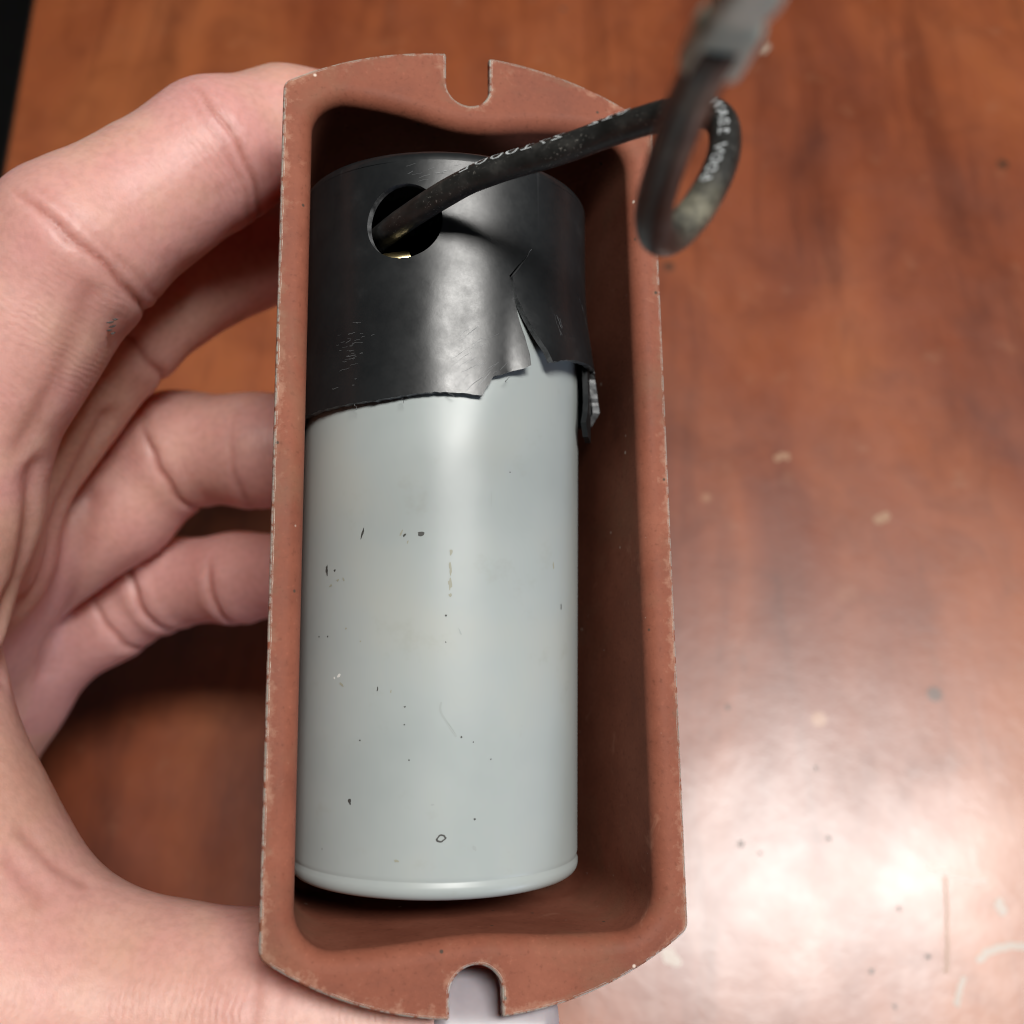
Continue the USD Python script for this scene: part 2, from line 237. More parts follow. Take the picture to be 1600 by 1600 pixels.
# skin: pink and tan mottling, fine ridges that cross the fingers, creases
M_SKIN = mat('skin', {**OBJ,
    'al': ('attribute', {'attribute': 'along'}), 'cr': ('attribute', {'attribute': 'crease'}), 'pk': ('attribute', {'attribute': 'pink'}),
    'n1': ('noise_texture', {'scale': 75, 'detail': 4, 'roughness': .55}),
    'r1': ('rgb_ramp', {'ramp': [(.3, (.53, .285, .215)), (.5, (.57, .325, .25)), (.7, (.63, .385, .30))]}),
    'nb': ('noise_texture', {'scale': 42, 'detail': 3, 'roughness': .6, 'distortion': .6}), 'rb': ('rgb_ramp', {'ramp': [(.4, (0, 0, 0)), (.64, (.95, .95, .95))]}), 'mb': ('mix', {'color2': (.60, .30, .275)}),
    'ny': ('noise_texture', {'scale': 30, 'detail': 3, 'roughness': .6}), 'ry': ('rgb_ramp', {'ramp': [(.5, (0, 0, 0)), (.72, (.6, .6, .6))]}), 'my': ('mix', {'color2': (.60, .40, .265)}),
    'ofs': ('mapping', {'location': (.31, .17, .05)}),
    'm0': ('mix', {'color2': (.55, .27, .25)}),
    'm1': ('mix', {'color2': (.36, .145, .115)}),
    'nd': ('noise_texture', {'scale': 260, 'detail': 3, 'roughness': .6}),
    'am': ('math', {'math_type': 'multiply', 'value2': 7.4}),           # ridges about 0.85 mm apart
    'nm': ('math', {'math_type': 'multiply', 'value2': 15.0}),
    'ad': ('math', {'math_type': 'add'}), 'sn': ('math', {'math_type': 'sine'}),
    'mk': ('noise_texture', {'scale': 120, 'detail': 3}), 'rk': ('rgb_ramp', {'ramp': [(.42, (.0, .0, .0)), (.66, (.7, .7, .7))]}),
    'sm': ('math', {'math_type': 'multiply'}), 'rg': ('attribute', {'attribute': 'ridge'}), 'sg': ('math', {'math_type': 'multiply'}), 'rm': ('math', {'math_type': 'multiply', 'value2': 1.0}),
    'fn': ('noise_texture', {'scale': 1700, 'detail': 4, 'roughness': .65}), 'fm': ('math', {'math_type': 'multiply', 'value2': 2.3}),
    'hs': ('math', {'math_type': 'add'}),
    'bp': ('bump', {'strength': .24, 'distance': .00009}),
    'n4': ('noise_texture', {'scale': 900, 'detail': 3}), 'r4': ('rgb_ramp', {'ramp': [(.3, (.9, .88, .87)), (.6, (1.03, 1.03, 1.03))]}), 'm2': ('mix', {'mix_type': 'multiply', 'fac': .8}),
    'p': ('principled_bsdf', {'roughness': .46, 'specular_ior_level': .38, 'subsurface_weight': .3, 'subsurface_radius': (1.0, .36, .2), 'subsurface_scale': .0022}),
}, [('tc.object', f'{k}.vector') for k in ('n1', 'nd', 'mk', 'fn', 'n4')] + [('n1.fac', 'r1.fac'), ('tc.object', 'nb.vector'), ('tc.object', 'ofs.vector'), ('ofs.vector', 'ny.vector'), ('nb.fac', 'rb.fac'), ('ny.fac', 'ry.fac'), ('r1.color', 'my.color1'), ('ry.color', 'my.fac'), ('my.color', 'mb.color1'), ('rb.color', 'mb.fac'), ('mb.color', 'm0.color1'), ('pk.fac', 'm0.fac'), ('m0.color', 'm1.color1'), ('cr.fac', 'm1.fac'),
    ('n4.fac', 'r4.fac'), ('m1.color', 'm2.color1'), ('r4.color', 'm2.color2'), ('m2.color', 'p.base_color'),
    ('al.fac', 'am.value1'), ('nd.fac', 'nm.value1'), ('am.value', 'ad.value1'), ('nm.value', 'ad.value2'), ('ad.value', 'sn.value1'), ('mk.fac', 'rk.fac'),
    ('sn.value', 'sm.value1'), ('rk.color', 'sm.value2'), ('fn.fac', 'fm.value1'), ('sm.value', 'sg.value1'), ('rg.fac', 'sg.value2'), ('sg.value', 'rm.value1'), ('rm.value', 'hs.value1'), ('fm.value', 'hs.value2'), ('hs.value', 'bp.height'), ('bp.normal', 'p.normal')])
M_NAIL = mat('nail', {**OBJ, 'n': ('noise_texture', {'scale': 300, 'detail': 3}), 'r': ('rgb_ramp', {'ramp': [(.3, (.27, .235, .255)), (.7, (.33, .29, .31))]}), 'p': ('principled_bsdf', {'roughness': .3, 'subsurface_weight': .15, 'subsurface_scale': .0015})},
    [('tc.object', 'n.vector'), ('n.fac', 'r.fac'), ('r.color', 'p.base_color')])

# ================================================================== setting
def sheet(name, x0, y0, x1, y1, z, m):
    o = usdkit.mesh(stage, '/World/' + name, trimesh.Trimesh([[x0, y0, z], [x1, y0, z], [x1, y1, z], [x0, y1, z]], [[0, 1, 2], [0, 2, 3]], process=False), m).GetPrim()
    o.SetCustomDataByKey('kind', 'structure'); return o
sheet('floor', -3, -3, 3, 3, -.74, M_FLOOR)

# desk: slab with a softened long edge on its left
desk = thing('desk', 'glossy reddish brown wood desk with scratched top under the held metal cover', 'desk', np.eye(3), (0, 0, 0))
e0, e1 = np.array([-155.66032, 226.21175]), np.array([-150.46811, 153.62292])          # the visible edge runs through these
u_ = (e0 - e1) / np.linalg.norm(e0 - e1)
pe0, pe1 = e1 - u_ * 520, e0 + u_ * 420
nrm = np.array([-u_[1], u_[0]])
prof = [(-900, 0), (-2.0, 0), (-.9, -.3), (-.3, -.9), (0, -2.0), (0, -26), (-1, -28), (-900, -28)]
loops = [[(*(b + nrm * a), z) for a, z in prof] for b in (pe0, pe1)]
part('top', loft(loops, closed=True, cap0=True, cap1=True), M_DESK, desk, smooth=25)
def slab(pts, h, z0):
    return trimesh.creation.extrude_polygon(Polygon(pts), h, engine='earcut').apply_translation([0, 0, z0])
bandpts = lambda a0, a1: [pe0 + nrm * a0, pe1 + nrm * a0, pe1 + nrm * a1, pe0 + nrm * a1]
part('edge_band', slab(bandpts(.02, 1.2), 23, -25.5), M_BAND, desk)
for (bx, by) in ((-60, -300), (640, -300), (-60, 500), (640, 500)):
    part('leg', trimesh.creation.box([45, 45, 711]).apply_translation([bx, by, -28.2 - 355.5]), M_BAND, desk)
def blob(w, h, ang, seed, n=14, rough=.28):
    r = np.random.default_rng(seed); t = np.linspace(0, 2 * np.pi, n, endpoint=False)
    k = 1 + rough * (r.random(n) - .5) * 2; k = (k + np.roll(k, 1)) / 2
    p = np.stack([w * k * np.cos(t), h * k * np.sin(t)], 1); c_, s_ = math.cos(ang), math.sin(ang)
    return p @ np.array([[c_, s_], [-s_, c_]])
def flat(p2, z):
    n = len(p2); V = np.vstack([np.c_[p2, np.full(n, z)], [[*p2.mean(0), z]]]); q = np.arange(n)
    return trimesh.Trimesh(V, np.stack([q, (q + 1) % n, np.full(n, n)], 1), process=False)
for k, (x, y, w, h, a) in enumerate([[11.43, 217.93, 0.62, 0.75, 1.53], [47.42, 2.72, 0.5, 0.61, 0.24], [65.62, -10.5, 0.5, 0.5, 1.13], [48.36, -26.48, 0.62, 0.7, 0.52], [52.12, -28.38, 0.37, 0.44, 1.63], [66.88, -25.21, 0.5, 0.59, 1.43], [79.82, -39.02, 0.5, 0.44, 2.37], [84.42, -48.08, 0.5, 0.62, 1.11], [72.81, -51.0, 0.5, 0.61, 2.79], [76.59, -57.38, 0.5, 0.37, 1.83], [94.52, 35.56, 0.25, 0.26, 2.83]]):
    part('grime_speck', flat(blob(w, h, a, 50 + k) + [x, y], .03), M_SPECK, desk)
def ribbon(pts, w, z):
    return flat_poly(LineString(pts).buffer(w, quad_segs=2), z)
def flat_poly(pg, z):
    v, f = trimesh.creation.triangulate_polygon(pg, engine='earcut')
    return trimesh.Trimesh(np.c_[v, np.full(len(v), z)], f, process=False)
for k, (pts, w) in enumerate([[[[94.55, -48.52], [97.38, -46.68], [101.36, -45.78], [105.15, -45.96], [110.02, -47.08]], 0.7], [[[88.86, -56.83], [89.92, -53.9], [90.95, -52.13]], 0.5], [[[87.08, -30.76], [89.98, -31.61], [93.08, -32.84], [98.27, -33.15]], 0.45], [[[89.97, -32.63], [89.22, -41.35], [87.57, -51.0]], 0.3], [[[31.52, -48.3], [33.42, -49.48]], 0.9], [[[86.0, 48.24], [88.08, 49.24]], 0.8], [[[63.56, 64.31], [65.21, 65.36], [66.26, 64.83]], 0.6], [[[70.07, 199.18], [72.11, 201.18]], 0.9], [[[100.17, -37.5], [100.64, -39.34]], 0.7]]):
    P = np.array(pts); P = spline(np.c_[P, np.zeros(len(P))], 24)[:, :2] + rng.normal(0, w * .35, (24, 2))
    part('scratch', ribbon(P, w, .04 + .004 * k), M_WORN if k in (5, 6, 3) else M_FLECK, desk)

# ================================================================== motor capacitor cover (pressed sheet steel)
cover = thing('capacitor_cover', 'open red brown painted steel cover with slotted ends held in the hand', 'capacitor cover', BOX_R, BOX_P)
N = 320
def cavity(hw, y1, y0, bulge, bulge0, rc, n=N):
    """rounded rectangle whose two ends bow inwards behind the slots; evenly spaced loop, counter-clockwise"""
    P = sbox(-hw, y0, hw, y1).buffer(-rc).buffer(rc, quad_segs=16)
    r = np.array(P.exterior.coords)[:-1]
    if not P.exterior.is_ccw: r = r[::-1]
    L = LineString(np.vstack([r, r[:1]])); s = np.linspace(0, L.length, n, endpoint=False)
    q = np.array([L.interpolate(x).coords[0] for x in s])
    wgt = np.exp(-((q[:, 0] + 1.1) / 8.0) ** 2)
    q[:, 1] -= np.where(q[:, 1] > 0, bulge, -bulge0) * wgt * (np.abs(q[:, 1]) > 35) * np.clip((np.abs(q[:, 1]) - 35) / 10, 0, 1)
    return q
def normals2(q):
    t = np.roll(q, -1, 0) - np.roll(q, 1, 0); t /= np.linalg.norm(t, axis=1, keepdims=True)
    return np.stack([t[:, 1], -t[:, 0]], 1)
C0 = cavity(20.75, 49.8, -51.0, 1.8, .8, 4.6); C0n = normals2(C0)
def ring(off, z): return np.c_[C0 + C0n * off, np.full(N, z)]
FR, TH = 2.1, 1.1
inner = [ring(FR, 0)] + [ring(FR - FR * math.sin(a), -FR + FR * math.cos(a)) for a in np.linspace(0.16, np.pi / 2, 10)]
inner += [ring(-.9 * (z / 34.), -z) for z in (8, 14, 20, 27, 35)]
inner += [ring(-.9 - 4 + 4 * math.cos(a), -35.3 - 4 * math.sin(a)) for a in np.linspace(0.2, np.pi / 2, 7)]
outer = [ring(FR, -TH)] + [ring(FR - (FR - TH) * math.sin(a), -FR + (FR - TH) * math.cos(a)) for a in np.linspace(.16, np.pi / 2, 6)]
outer += [ring(TH - .9 * (z / 34.), -z) for z in (8, 20, 35)]
outer += [ring(-.9 - 4 + (4 + TH) * math.cos(a), -35.3 - (4 + TH) * math.sin(a)) for a in np.linspace(.2, np.pi / 2, 7)]
inside = loft(inner, cap1=True); outside = loft(outer, cap1=True); outside.faces = outside.faces[:, ::-1]
inside.faces = inside.faces[:, ::-1]; outside.faces = outside.faces
# flange outline: straight sides, arched ends, open slots
def outline():
    th = np.linspace(-1, 1, 121)
    xs = th * 24.4
    top = np.stack([xs[::-1], 58.35 - (46 - np.sqrt(46 ** 2 - (xs[::-1] - .5) ** 2))], 1)
    bot = np.stack([xs, -58.8 + (42 - np.sqrt(42 ** 2 - xs ** 2))], 1)
    P = Polygon(np.vstack([top, bot])).buffer(-1.6).buffer(1.6, quad_segs=10)
    P = P.difference(sbox(-4.02, 54.0, 1.75, 70).union(Point(-1.13, 54.0).buffer(2.885, quad_segs=16)))
    P = P.difference(sbox(-4.0, -70, 1.95, -56.15).union(Point(-1.02, -56.15).buffer(2.975, quad_segs=16)))
    return P
OUT = outline()
OUT = OUT.buffer(-.12).buffer(.12, quad_segs=4)
hole = Polygon(C0 + C0n * FR)
ch = .22
topface = OUT.buffer(-ch, quad_segs=4).difference(hole)
def tri_poly(pg, z, flip=False):
    v, f = trimesh.creation.triangulate_polygon(pg, engine='earcut')
    m = trimesh.Trimesh(np.c_[v, np.full(len(v), z)], f, process=False)
    n = m.face_normals[:, 2].sum()
    if (n < 0) != flip: m.faces = m.faces[:, ::-1]
    return m
def dense(pg, z, step=.8):
    from scipy.spatial import Delaunay
    pts = []
    for rg in [pg.exterior, *pg.interiors]:
        for a, b in zip(list(rg.coords)[:-1], list(rg.coords)[1:]):
            n_ = max(1, int(math.ceil(math.dist(a, b) / .5))); pts += [(a[0] + (b[0] - a[0]) * k / n_, a[1] + (b[1] - a[1]) * k / n_) for k in range(n_)]
    x0, y0, x1, y1 = pg.bounds; gx, gy = np.meshgrid(np.arange(x0, x1, step), np.arange(y0, y1, step)); gx = gx + (np.arange(len(gx)) % 2)[:, None] * step / 2
    g = np.c_[gx.ravel(), gy.ravel()]; g = g[shapely.contains_xy(pg.buffer(-.4), g[:, 0], g[:, 1])]; pts = np.vstack([np.array(pts), g])
    d = Delaunay(pts); f = d.simplices[shapely.contains_xy(pg, *pts[d.simplices].mean(1).T)]
    m = trimesh.Trimesh(np.c_[pts, np.full(len(pts), z)], f, process=False); f = m.faces.copy(); up = m.face_normals[:, 2] < 0; f[up] = f[up][:, ::-1]; f = f[m.area_faces > 1e-7]
    m = trimesh.Trimesh(m.vertices, f, process=False); m.remove_unreferenced_vertices(); return m
face = dense(topface, 0)
rim_d = shapely.distance(shapely.points(face.vertices[:, :2]), OUT.exterior)
shell = [inside, outside, face, tri_poly(OUT.difference(hole), -TH, True)]
shell_prim = part('shell', shell, M_PAINT, cover, smooth=True)
edge_wear = np.concatenate([np.zeros(len(inside.vertices)), np.zeros(len(outside.vertices)), np.exp(-rim_d / 1.1), np.zeros(len(shell[3].vertices))])
UsdGeom.PrimvarsAPI(shell_prim).CreatePrimvar('edge', Sdf.ValueTypeNames.FloatArray, 'vertex').Set(Vt.FloatArray.FromNumpy(edge_wear.astype(np.float32)))
# worn rim of the sheet metal: small chamfer and cut edge following the outline
def resample(pg, n):
    L = LineString(pg.exterior.coords); return np.array([L.interpolate(x).coords[0] for x in np.linspace(0, L.length, n, endpoint=False)])
e = resample(OUT, 900)
if Polygon(e).exterior.is_ccw is False: e = e[::-1]
en = normals2(e)
jag = (meshkit.noise(np.c_[e * 1.1, np.zeros(len(e))], 3) - .5) * .09
part('cut_edge', loft([np.c_[e - en * (ch + .14 + jag)[:, None], np.full(900, .012)], np.c_[e - en * (ch * .35), np.full(900, -.07)], np.c_[e + en * .015, np.full(900, -.3)], np.c_[e + en * .015, np.full(900, -TH + .1)], np.c_[e - en * .2, np.full(900, -TH - .012)]][::-1]), M_EDGE, cover, smooth=60)

# ================================================================== capacitor: grey can and torn black end cap
CAP_R = BOX_R @ np.array([[0.99999, 0.0034, -0.00027], [-0.00341, 0.99682, -0.07963], [0.0, 0.07963, 0.99682]])
CAP_P = BOX_P + BOX_R @ np.array([-1.9, -42.0, -19.3])
capacitor = thing('capacitor', 'grey cylindrical capacitor with torn black plastic end cap lying inside the cover', 'capacitor', CAP_R, CAP_P)
R = 18.3; YB = -3.2
profile = [(0, YB + .9), (13.5, YB + .9), (15.0, YB + .55), (16.0, YB)] + arc(R - 1.25, YB + 1.25, 1.3, -90, 0, 12) + [(R + .05, YB + 1.6), (R - .13, YB + 2.0), (R - .12, YB + 2.2), (R - .01, YB + 2.7), (R, 30), (R, 69), (R - .4, 69.8), (16.5, 70), (0, 70)]
can = part('can', lathe(profile, 192), M_CAN, capacitor, smooth=35)
def bend(v2, rad):                                              # (arc length, height) -> on the cylinder
    th = v2[:, 0] / R; return np.stack([rad * np.sin(th), v2[:, 1], rad * np.cos(th)], 1)
def decal(name, poly2, mtl, lift=.025):
    v, f = trimesh.creation.triangulate_polygon(poly2, engine='earcut')
    m = trimesh.Trimesh(bend(v, R + lift), f, process=False)
    part(name, m, mtl, can, smooth=True)
dg = lambda t: math.radians(t) * R
for k, (t, y, w, h, a, mt) in enumerate([[-40.96, 38.34, 0.128, 0.6, -0.35, "d"], [-25.29, 38.29, 0.144, 0.32, -0.5, "o"], [-24.05, 37.99, 0.112, 0.24, -0.5, "d"], [-22.81, 37.21, 0.096, 0.2, -0.4, "o"], [-18.13, 38.09, 0.44, 0.336, 0.1, "d"], [-6.86, 36.02, 0.176, 0.4, 0, "o"], [-6.96, 34.05, 0.2, 0.64, 0.05, "o"], [-7.15, 32.38, 0.2, 0.64, 0.05, "o"], [-6.96, 31.1, 0.16, 0.2, 0.1, "o"], [-58.72, 34.15, 0.24, 0.56, 0.1, "d"], [-54.13, 34.05, 0.16, 0.16, 0, "d"], [-52.23, 32.87, 0.24, 0.128, 0.3, "o"], [-56.05, 32.28, 0.24, 0.16, 0.3, "o"], [-49.36, 32.97, 0.112, 0.24, 0.5, "o"], [-50.51, 21.64, 0.28, 0.176, 0.5, "p"], [-52.7, 21.35, 0.128, 0.128, 0, "p"], [-48.88, 20.66, 0.32, 0.128, -0.6, "o"], [-3.14, 26.86, 0.08, 0.44, 0.5, "g"], [-8.39, 28.74, 0.112, 0.112, 0, "d"], [-43.53, 7.46, 0.208, 0.32, 0.3, "d"], [3.07, 5.79, 0.112, 0.112, 0, "d"], [-33.12, 20.27, 0.064, 0.24, -0.1, "d"], [-27.87, 20.07, 0.08, 0.176, -0.1, "o"], [-22.62, 18.3, 0.112, 0.096, 0, "d"], [-22.62, 16.32, 0.08, 0.08, 0, "d"], [-2.18, 14.95, 0.112, 0.144, 0.3, "d"], [2.21, 14.36, 0.08, 0.08, 0, "d"], [-20.71, 12.38, 0.08, 0.08, 0, "d"], [-39.81, 14.36, 0.096, 0.08, 0, "d"], [-8.29, 25.68, 0.08, 0.08, 0, "d"], [-40.77, 25.68, 0.112, 0.096, 0, "o"], [38.5, 35.04, 0.144, 0.48, 0, "o"], [44.23, 30.12, 0.096, 0.4, 0, "d"], [3.16, 2.54, 0.16, 0.28, 0.5, "g"], [-24.53, 1.25, 0.24, 0.16, 0, "o"], [-12.11, 7.46, 0.24, 0.096, 0.2, "g"], [-62.73, 26.18, 0.112, 0.112, 0, "d"], [-57.0, 26.18, 0.112, 0.112, 0, "d"], [-47.45, 27.16, 0.128, 0.112, 0, "o"], [8.89, 12.38, 0.08, 0.08, 0, "d"], [7.94, 42.43, 0.04, 0.8, 0, "g"], [15.58, 45.88, 0.08, 0.08, 0, "d"]]):
    decal('scuff_mark', Polygon(blob(w, h, a, 300 + k, 16, .5) + [dg(t), y]), {'d': M_DARK, 'o': M_OLIVE, 'p': M_PALE, 'g': M_GREYM}[mt], .02 + .002 * (k % 7))
ringp = Polygon(blob(.62, .42, .4, 801, 18, .25)); decal('scuff_mark', affinity.translate(ringp.difference(affinity.scale(ringp, .62, .58)), dg(-8.7), 3.77), M_DARK)
sc = spline([[dg(-9.6), 18.8, 0], [dg(-9.4), 17.6, 0], [dg(-7.8), 16.8, 0], [dg(-5.9), 15.9, 0], [dg(-4.2), 15.1, 0]], 16)[:, :2]
decal('scratch', LineString(sc).buffer(.12), M_GREYM)

# end cap wall, laid out flat as (degrees, height), cut along its torn rim, hole and crack, then bent round the can
RB, TB = 19.25, .9
edge_low = [[-179.6, 54.5], [-120, 54.0], [-90, 53.6], [-72, 53.65], [-54.4, 53.75], [-32, 54.03], [-13.5, 54.8], [-4, 54.75], [3.2, 54.6], [4.5, 55.5], [7.3, 57.1], [10.5, 57.4], [14.4, 57.95], [18, 58.3], [21.5, 59.0], [29.6, 59.6], [36, 60.4], [42.7, 60.8], [50, 61.1], [55.2, 61.3], [63, 61.5], [70, 61.8], [74, 61.0], [76, 56.5], [80, 55], [120, 54.8], [179.6, 54.5]]
flat_pts = [(dg(t), y) for t, y in edge_low]
YT = 84.9
jig = []
for (a, b) in zip(flat_pts[:-1], flat_pts[1:]):
    n_ = max(1, int(math.dist(a, b) / .5))
    for i in range(n_):
        t = i / n_; w_ = 0.0 if n_ < 3 else 1.0
        jig.append((a[0] + (b[0] - a[0]) * t + w_ * rng.normal(0, .05), a[1] + (b[1] - a[1]) * t + w_ * rng.normal(0, .045)))
jig.append(flat_pts[-1])
wall2 = Polygon(jig + [(dg(179.6), YT - 1.6), (dg(-179.6), YT - 1.6)]).buffer(0)
crack = Polygon([(dg(t), y) for t, y in [[20.8, 57.8], [20.4, 60.2], [18.9, 62.3], [17.0, 64.2], [14.9, 67.0], [13.0, 69.7], [16.5, 71.2], [21.8, 73.2], [17.4, 71.1], [14.2, 69.6], [16.2, 67.1], [19.6, 64.9], [23.2, 62.9], [26.8, 61.0], [30.8, 58.2]]]); crack2 = LineString([(dg(t), y) for t, y in [[51, 70.6], [57, 69.6], [63, 67.3], [68, 64.8], [70, 62.5], [70.5, 61]]]).buffer(.07)
wire_hole = affinity.scale(Point(dg(-26.2), 75.75).buffer(4.55, quad_segs=24), 1.0, 1.02)
wall2 = wall2.difference(crack).difference(crack2).difference(wire_hole)
if wall2.geom_type != 'Polygon': wall2 = max(wall2.geoms, key=lambda g: g.area)
def flare(th_deg, y):
    """the torn flap to the right of the crack stands off the can"""
    a = np.clip((th_deg - 13) / 14, 0, 1) * np.clip((86 - th_deg) / 10, 0, 1); b = np.clip((74 - y) / 15, 0, 1.15)
    return 1.7 * a * b ** 1.5 + .12 * np.clip((60 - y) / 6, 0, 1) * (th_deg < 13)
def wall_mesh(pg, r0, r1, lift=1.0):
    from scipy.spatial import Delaunay
    pts = []
    for rg in [pg.exterior, *pg.interiors]:
        for a, b in zip(list(rg.coords)[:-1], list(rg.coords)[1:]):
            n_ = max(1, int(math.ceil(math.dist(a, b) / .4)))
            pts += [(a[0] + (b[0] - a[0]) * k / n_, a[1] + (b[1] - a[1]) * k / n_) for k in range(n_)]
    x0, y0, x1, y1 = pg.bounds
    gx, gy = np.meshgrid(np.arange(x0 + .4, x1, .9), np.arange(y0 + .4, y1, .9)); gx = gx + (np.arange(len(gx)) % 2)[:, None] * .45
    g = np.c_[gx.ravel(), gy.ravel()]
    ok = shapely.contains_xy(pg.buffer(-.35), g[:, 0], g[:, 1]); pts = np.vstack([np.array(pts), g[ok]])
    d = Delaunay(pts); cen = pts[d.simplices].mean(1)
    m = trimesh.Trimesh(np.c_[pts, np.zeros(len(pts))], d.simplices[shapely.contains_xy(pg, cen[:, 0], cen[:, 1])], process=True)
    fz = m.face_normals[:, 2]; m.faces[fz < 0] = m.faces[fz < 0][:, ::-1]
    m = trimesh.Trimesh(m.vertices, m.faces[m.area_faces > 1e-7], process=False)
    th = np.degrees(m.vertices[:, 0] / R); fl = flare(th, m.vertices[:, 1]) * lift
    wob = (meshkit.noise(np.c_[m.vertices[:, :2] * .16, np.zeros(len(fl))], 5) - .5) * .22
    out_v = bend(m.vertices[:, :2], (r1 + fl + wob)); in_v = bend(m.vertices[:, :2], (r0 + fl + wob))
    top = trimesh.Trimesh(out_v, m.faces, process=False); bot = trimesh.Trimesh(in_v, m.faces[:, ::-1], process=False)
    ed = m.edges_sorted; uq, idx, cnt = np.unique(ed, axis=0, return_index=True, return_counts=True)
    be = m.edges[idx[cnt == 1]]; n_ = len(out_v)
    V = np.vstack([out_v, in_v]); F = np.vstack([np.c_[be[:, 1], be[:, 0], be[:, 0] + n_], np.c_[be[:, 1], be[:, 0] + n_, be[:, 1] + n_]])
    rim = trimesh.Trimesh(V, F, process=False); rim.remove_unreferenced_vertices()
    return top, bot, rim
w_top, w_bot, w_rim = wall_mesh(wall2, RB - TB, RB)
crown_out = lathe([(RB, YT - 1.6)] + arc(RB - 1.6, YT - 1.6, 1.6, 0, 90, 9) + [(12, YT + .1), (0, YT + .15)], 160)
crown_in = lathe([(RB - TB, YT - 1.6), (RB - TB - .5, YT - .9), (0, YT - .9)], 160); crown_in.faces = crown_in.faces[:, ::-1]
end_cap = part('end_cap', [w_top, w_bot, crown_out, crown_in], M_BOOT, capacitor, smooth=45)
part('torn_edge', w_rim, M_TORN, end_cap, smooth=False, label='torn rim, crack faces and hole edge of the black end cap')
def scuffs(name, c, spread, ang, n, ln, seed):
    r = np.random.default_rng(seed); ms = []
    for k in range(n):
        a = ang + r.normal(0, .12); L_ = ln * (.3 + r.random()); x, y = c[0] + r.normal(0, spread[0]), c[1] + r.normal(0, spread[1])
        p = np.array([[x + math.cos(a) * L_ * s + r.normal(0, .03), y + math.sin(a) * L_ * s + r.normal(0, .03)] for s in np.linspace(-.5, .5, 5)])
        if not wall2.buffer(-.2).contains(LineString(p)): continue
        v, f = trimesh.creation.triangulate_polygon(LineString(p).buffer(.015 + .03 * r.random(), quad_segs=1), engine='earcut')
        th = v[:, 0] / R; wob = (meshkit.noise(np.c_[v * .16, np.zeros(len(v))], 5) - .5) * .22
        rr = RB + wob + flare(np.degrees(th), v[:, 1]) + .03
        ms.append(trimesh.Trimesh(np.stack([rr * np.sin(th), v[:, 1], rr * np.cos(th)], 1), f, process=False))
    part(name, ms, M_SCUFFED, end_cap, smooth=False).SetCustomDataByKey('kind', 'stuff')
M_SCUFFED = plain('scuffed_plastic', (.075, .08, .083), .4)
scuffs('fine_scuffs', (dg(-46), 61.5), (1.5, 2.2), .05, 34, .9, 1)
scuffs('fine_scuffs', (dg(2), 58.5), (1.4, 2.0), .75, 30, 2.2, 2)
scuffs('fine_scuffs', (dg(34), 64.5), (.5, 1.2), 1.95, 9, 1.2, 3)
scuffs('fine_scuffs', (dg(-12), 81.5), (2.5, 1.2), .3, 16, 1.2, 4)
# loose sliver of the cap still clinging to the can on the right
sl = Polygon([(dg(t), y) for t, y in [[54, 62.5], [74, 62], [75.5, 58.4], [75, 55], [73, 52.8], [66, 51.8], [59, 52.2], [56, 53.9], [58.5, 55.4], [60.5, 58], [61, 62]]])
s_top, s_bot, s_rim = wall_mesh(sl, RB - .45, RB + .25, .25)
part('sliver', [s_top, s_bot, s_rim], M_BOOT, end_cap, smooth=45, label='glossy black sliver left hanging below the torn rim')
def tube(path, rad, n=10, cap=True):
    P = np.array(path, float); k = len(P); r = np.broadcast_to(rad, k)
    t = np.gradient(P, axis=0); t /= np.linalg.norm(t, axis=1, keepdims=True)
    nrm_ = np.cross(t[0], [0.3, .2, 1]); nrm_ /= np.linalg.norm(nrm_); rings, fr = [], []
    for i in range(k):
        nrm_ = nrm_ - t[i] * (nrm_ @ t[i]); nrm_ /= np.linalg.norm(nrm_); b = np.cross(t[i], nrm_); fr.append((t[i], nrm_, b))
        a = np.linspace(0, 2 * np.pi, n, endpoint=False)
        rings.append(P[i] + r[i] * (np.cos(a)[:, None] * nrm_ + np.sin(a)[:, None] * b))
    return loft(rings, cap0=cap, cap1=cap), fr
for k, (t, y, dt, dy, up) in enumerate([(-44, 53.8, .6, -.9, .5), (-25, 54.0, .3, -.7, .6), (60, 61, 1.2, -1.2, .8), (66, 61.5, .8, -.6, 1.2), (20, 72.4, .5, 1.1, .4), (-9, 54.7, .7, -.5, .3), (13, 57.2, -.5, -.8, .3)]):
    a = np.array([dg(t), y]); pts = [np.r_[a + np.array([dt, dy]) * s + rng.normal(0, .05, 2), RB + .05 + up * s * s] for s in np.linspace(0, 1, 5)]
    q = np.array(pts); V = np.stack([q[:, 2] * np.sin(q[:, 0] / R), q[:, 1], q[:, 2] * np.cos(q[:, 0] / R)], 1)
    part('plastic_burr', tube(spline(V, 10), .035, 5)[0], M_TORN, end_cap, smooth=True)
# terminal seen glinting through the hole
tb = trimesh.creation.box([5.4, 9.0, .8]); tb.apply_translation([0, 0, 0])
part('terminal', lathe([(0, 70), (4.6, 70), (4.6, 71.4), (0, 71.4)], 32).apply_translation([-8.0, 0, 8.5]), M_PHENOL, capacitor)
clip = [trimesh.creation.cylinder(radius=1.25, height=3.2, sections=20).apply_transform(trimesh.transformations.rotation_matrix(np.pi / 2, [0, 1, .0])).apply_translation([0, 0, 0]),
        trimesh.creation.box([4.2, 1.6, .6]).apply_translation([0, -.9, -1.0])]
part('brass_clip', trimesh.util.concatenate(clip).apply_transform(trimesh.transformations.rotation_matrix(.25, [0, 0, 1])).apply_translation([-8.6, 71.9, 13.4]), M_BRASS, capacitor)

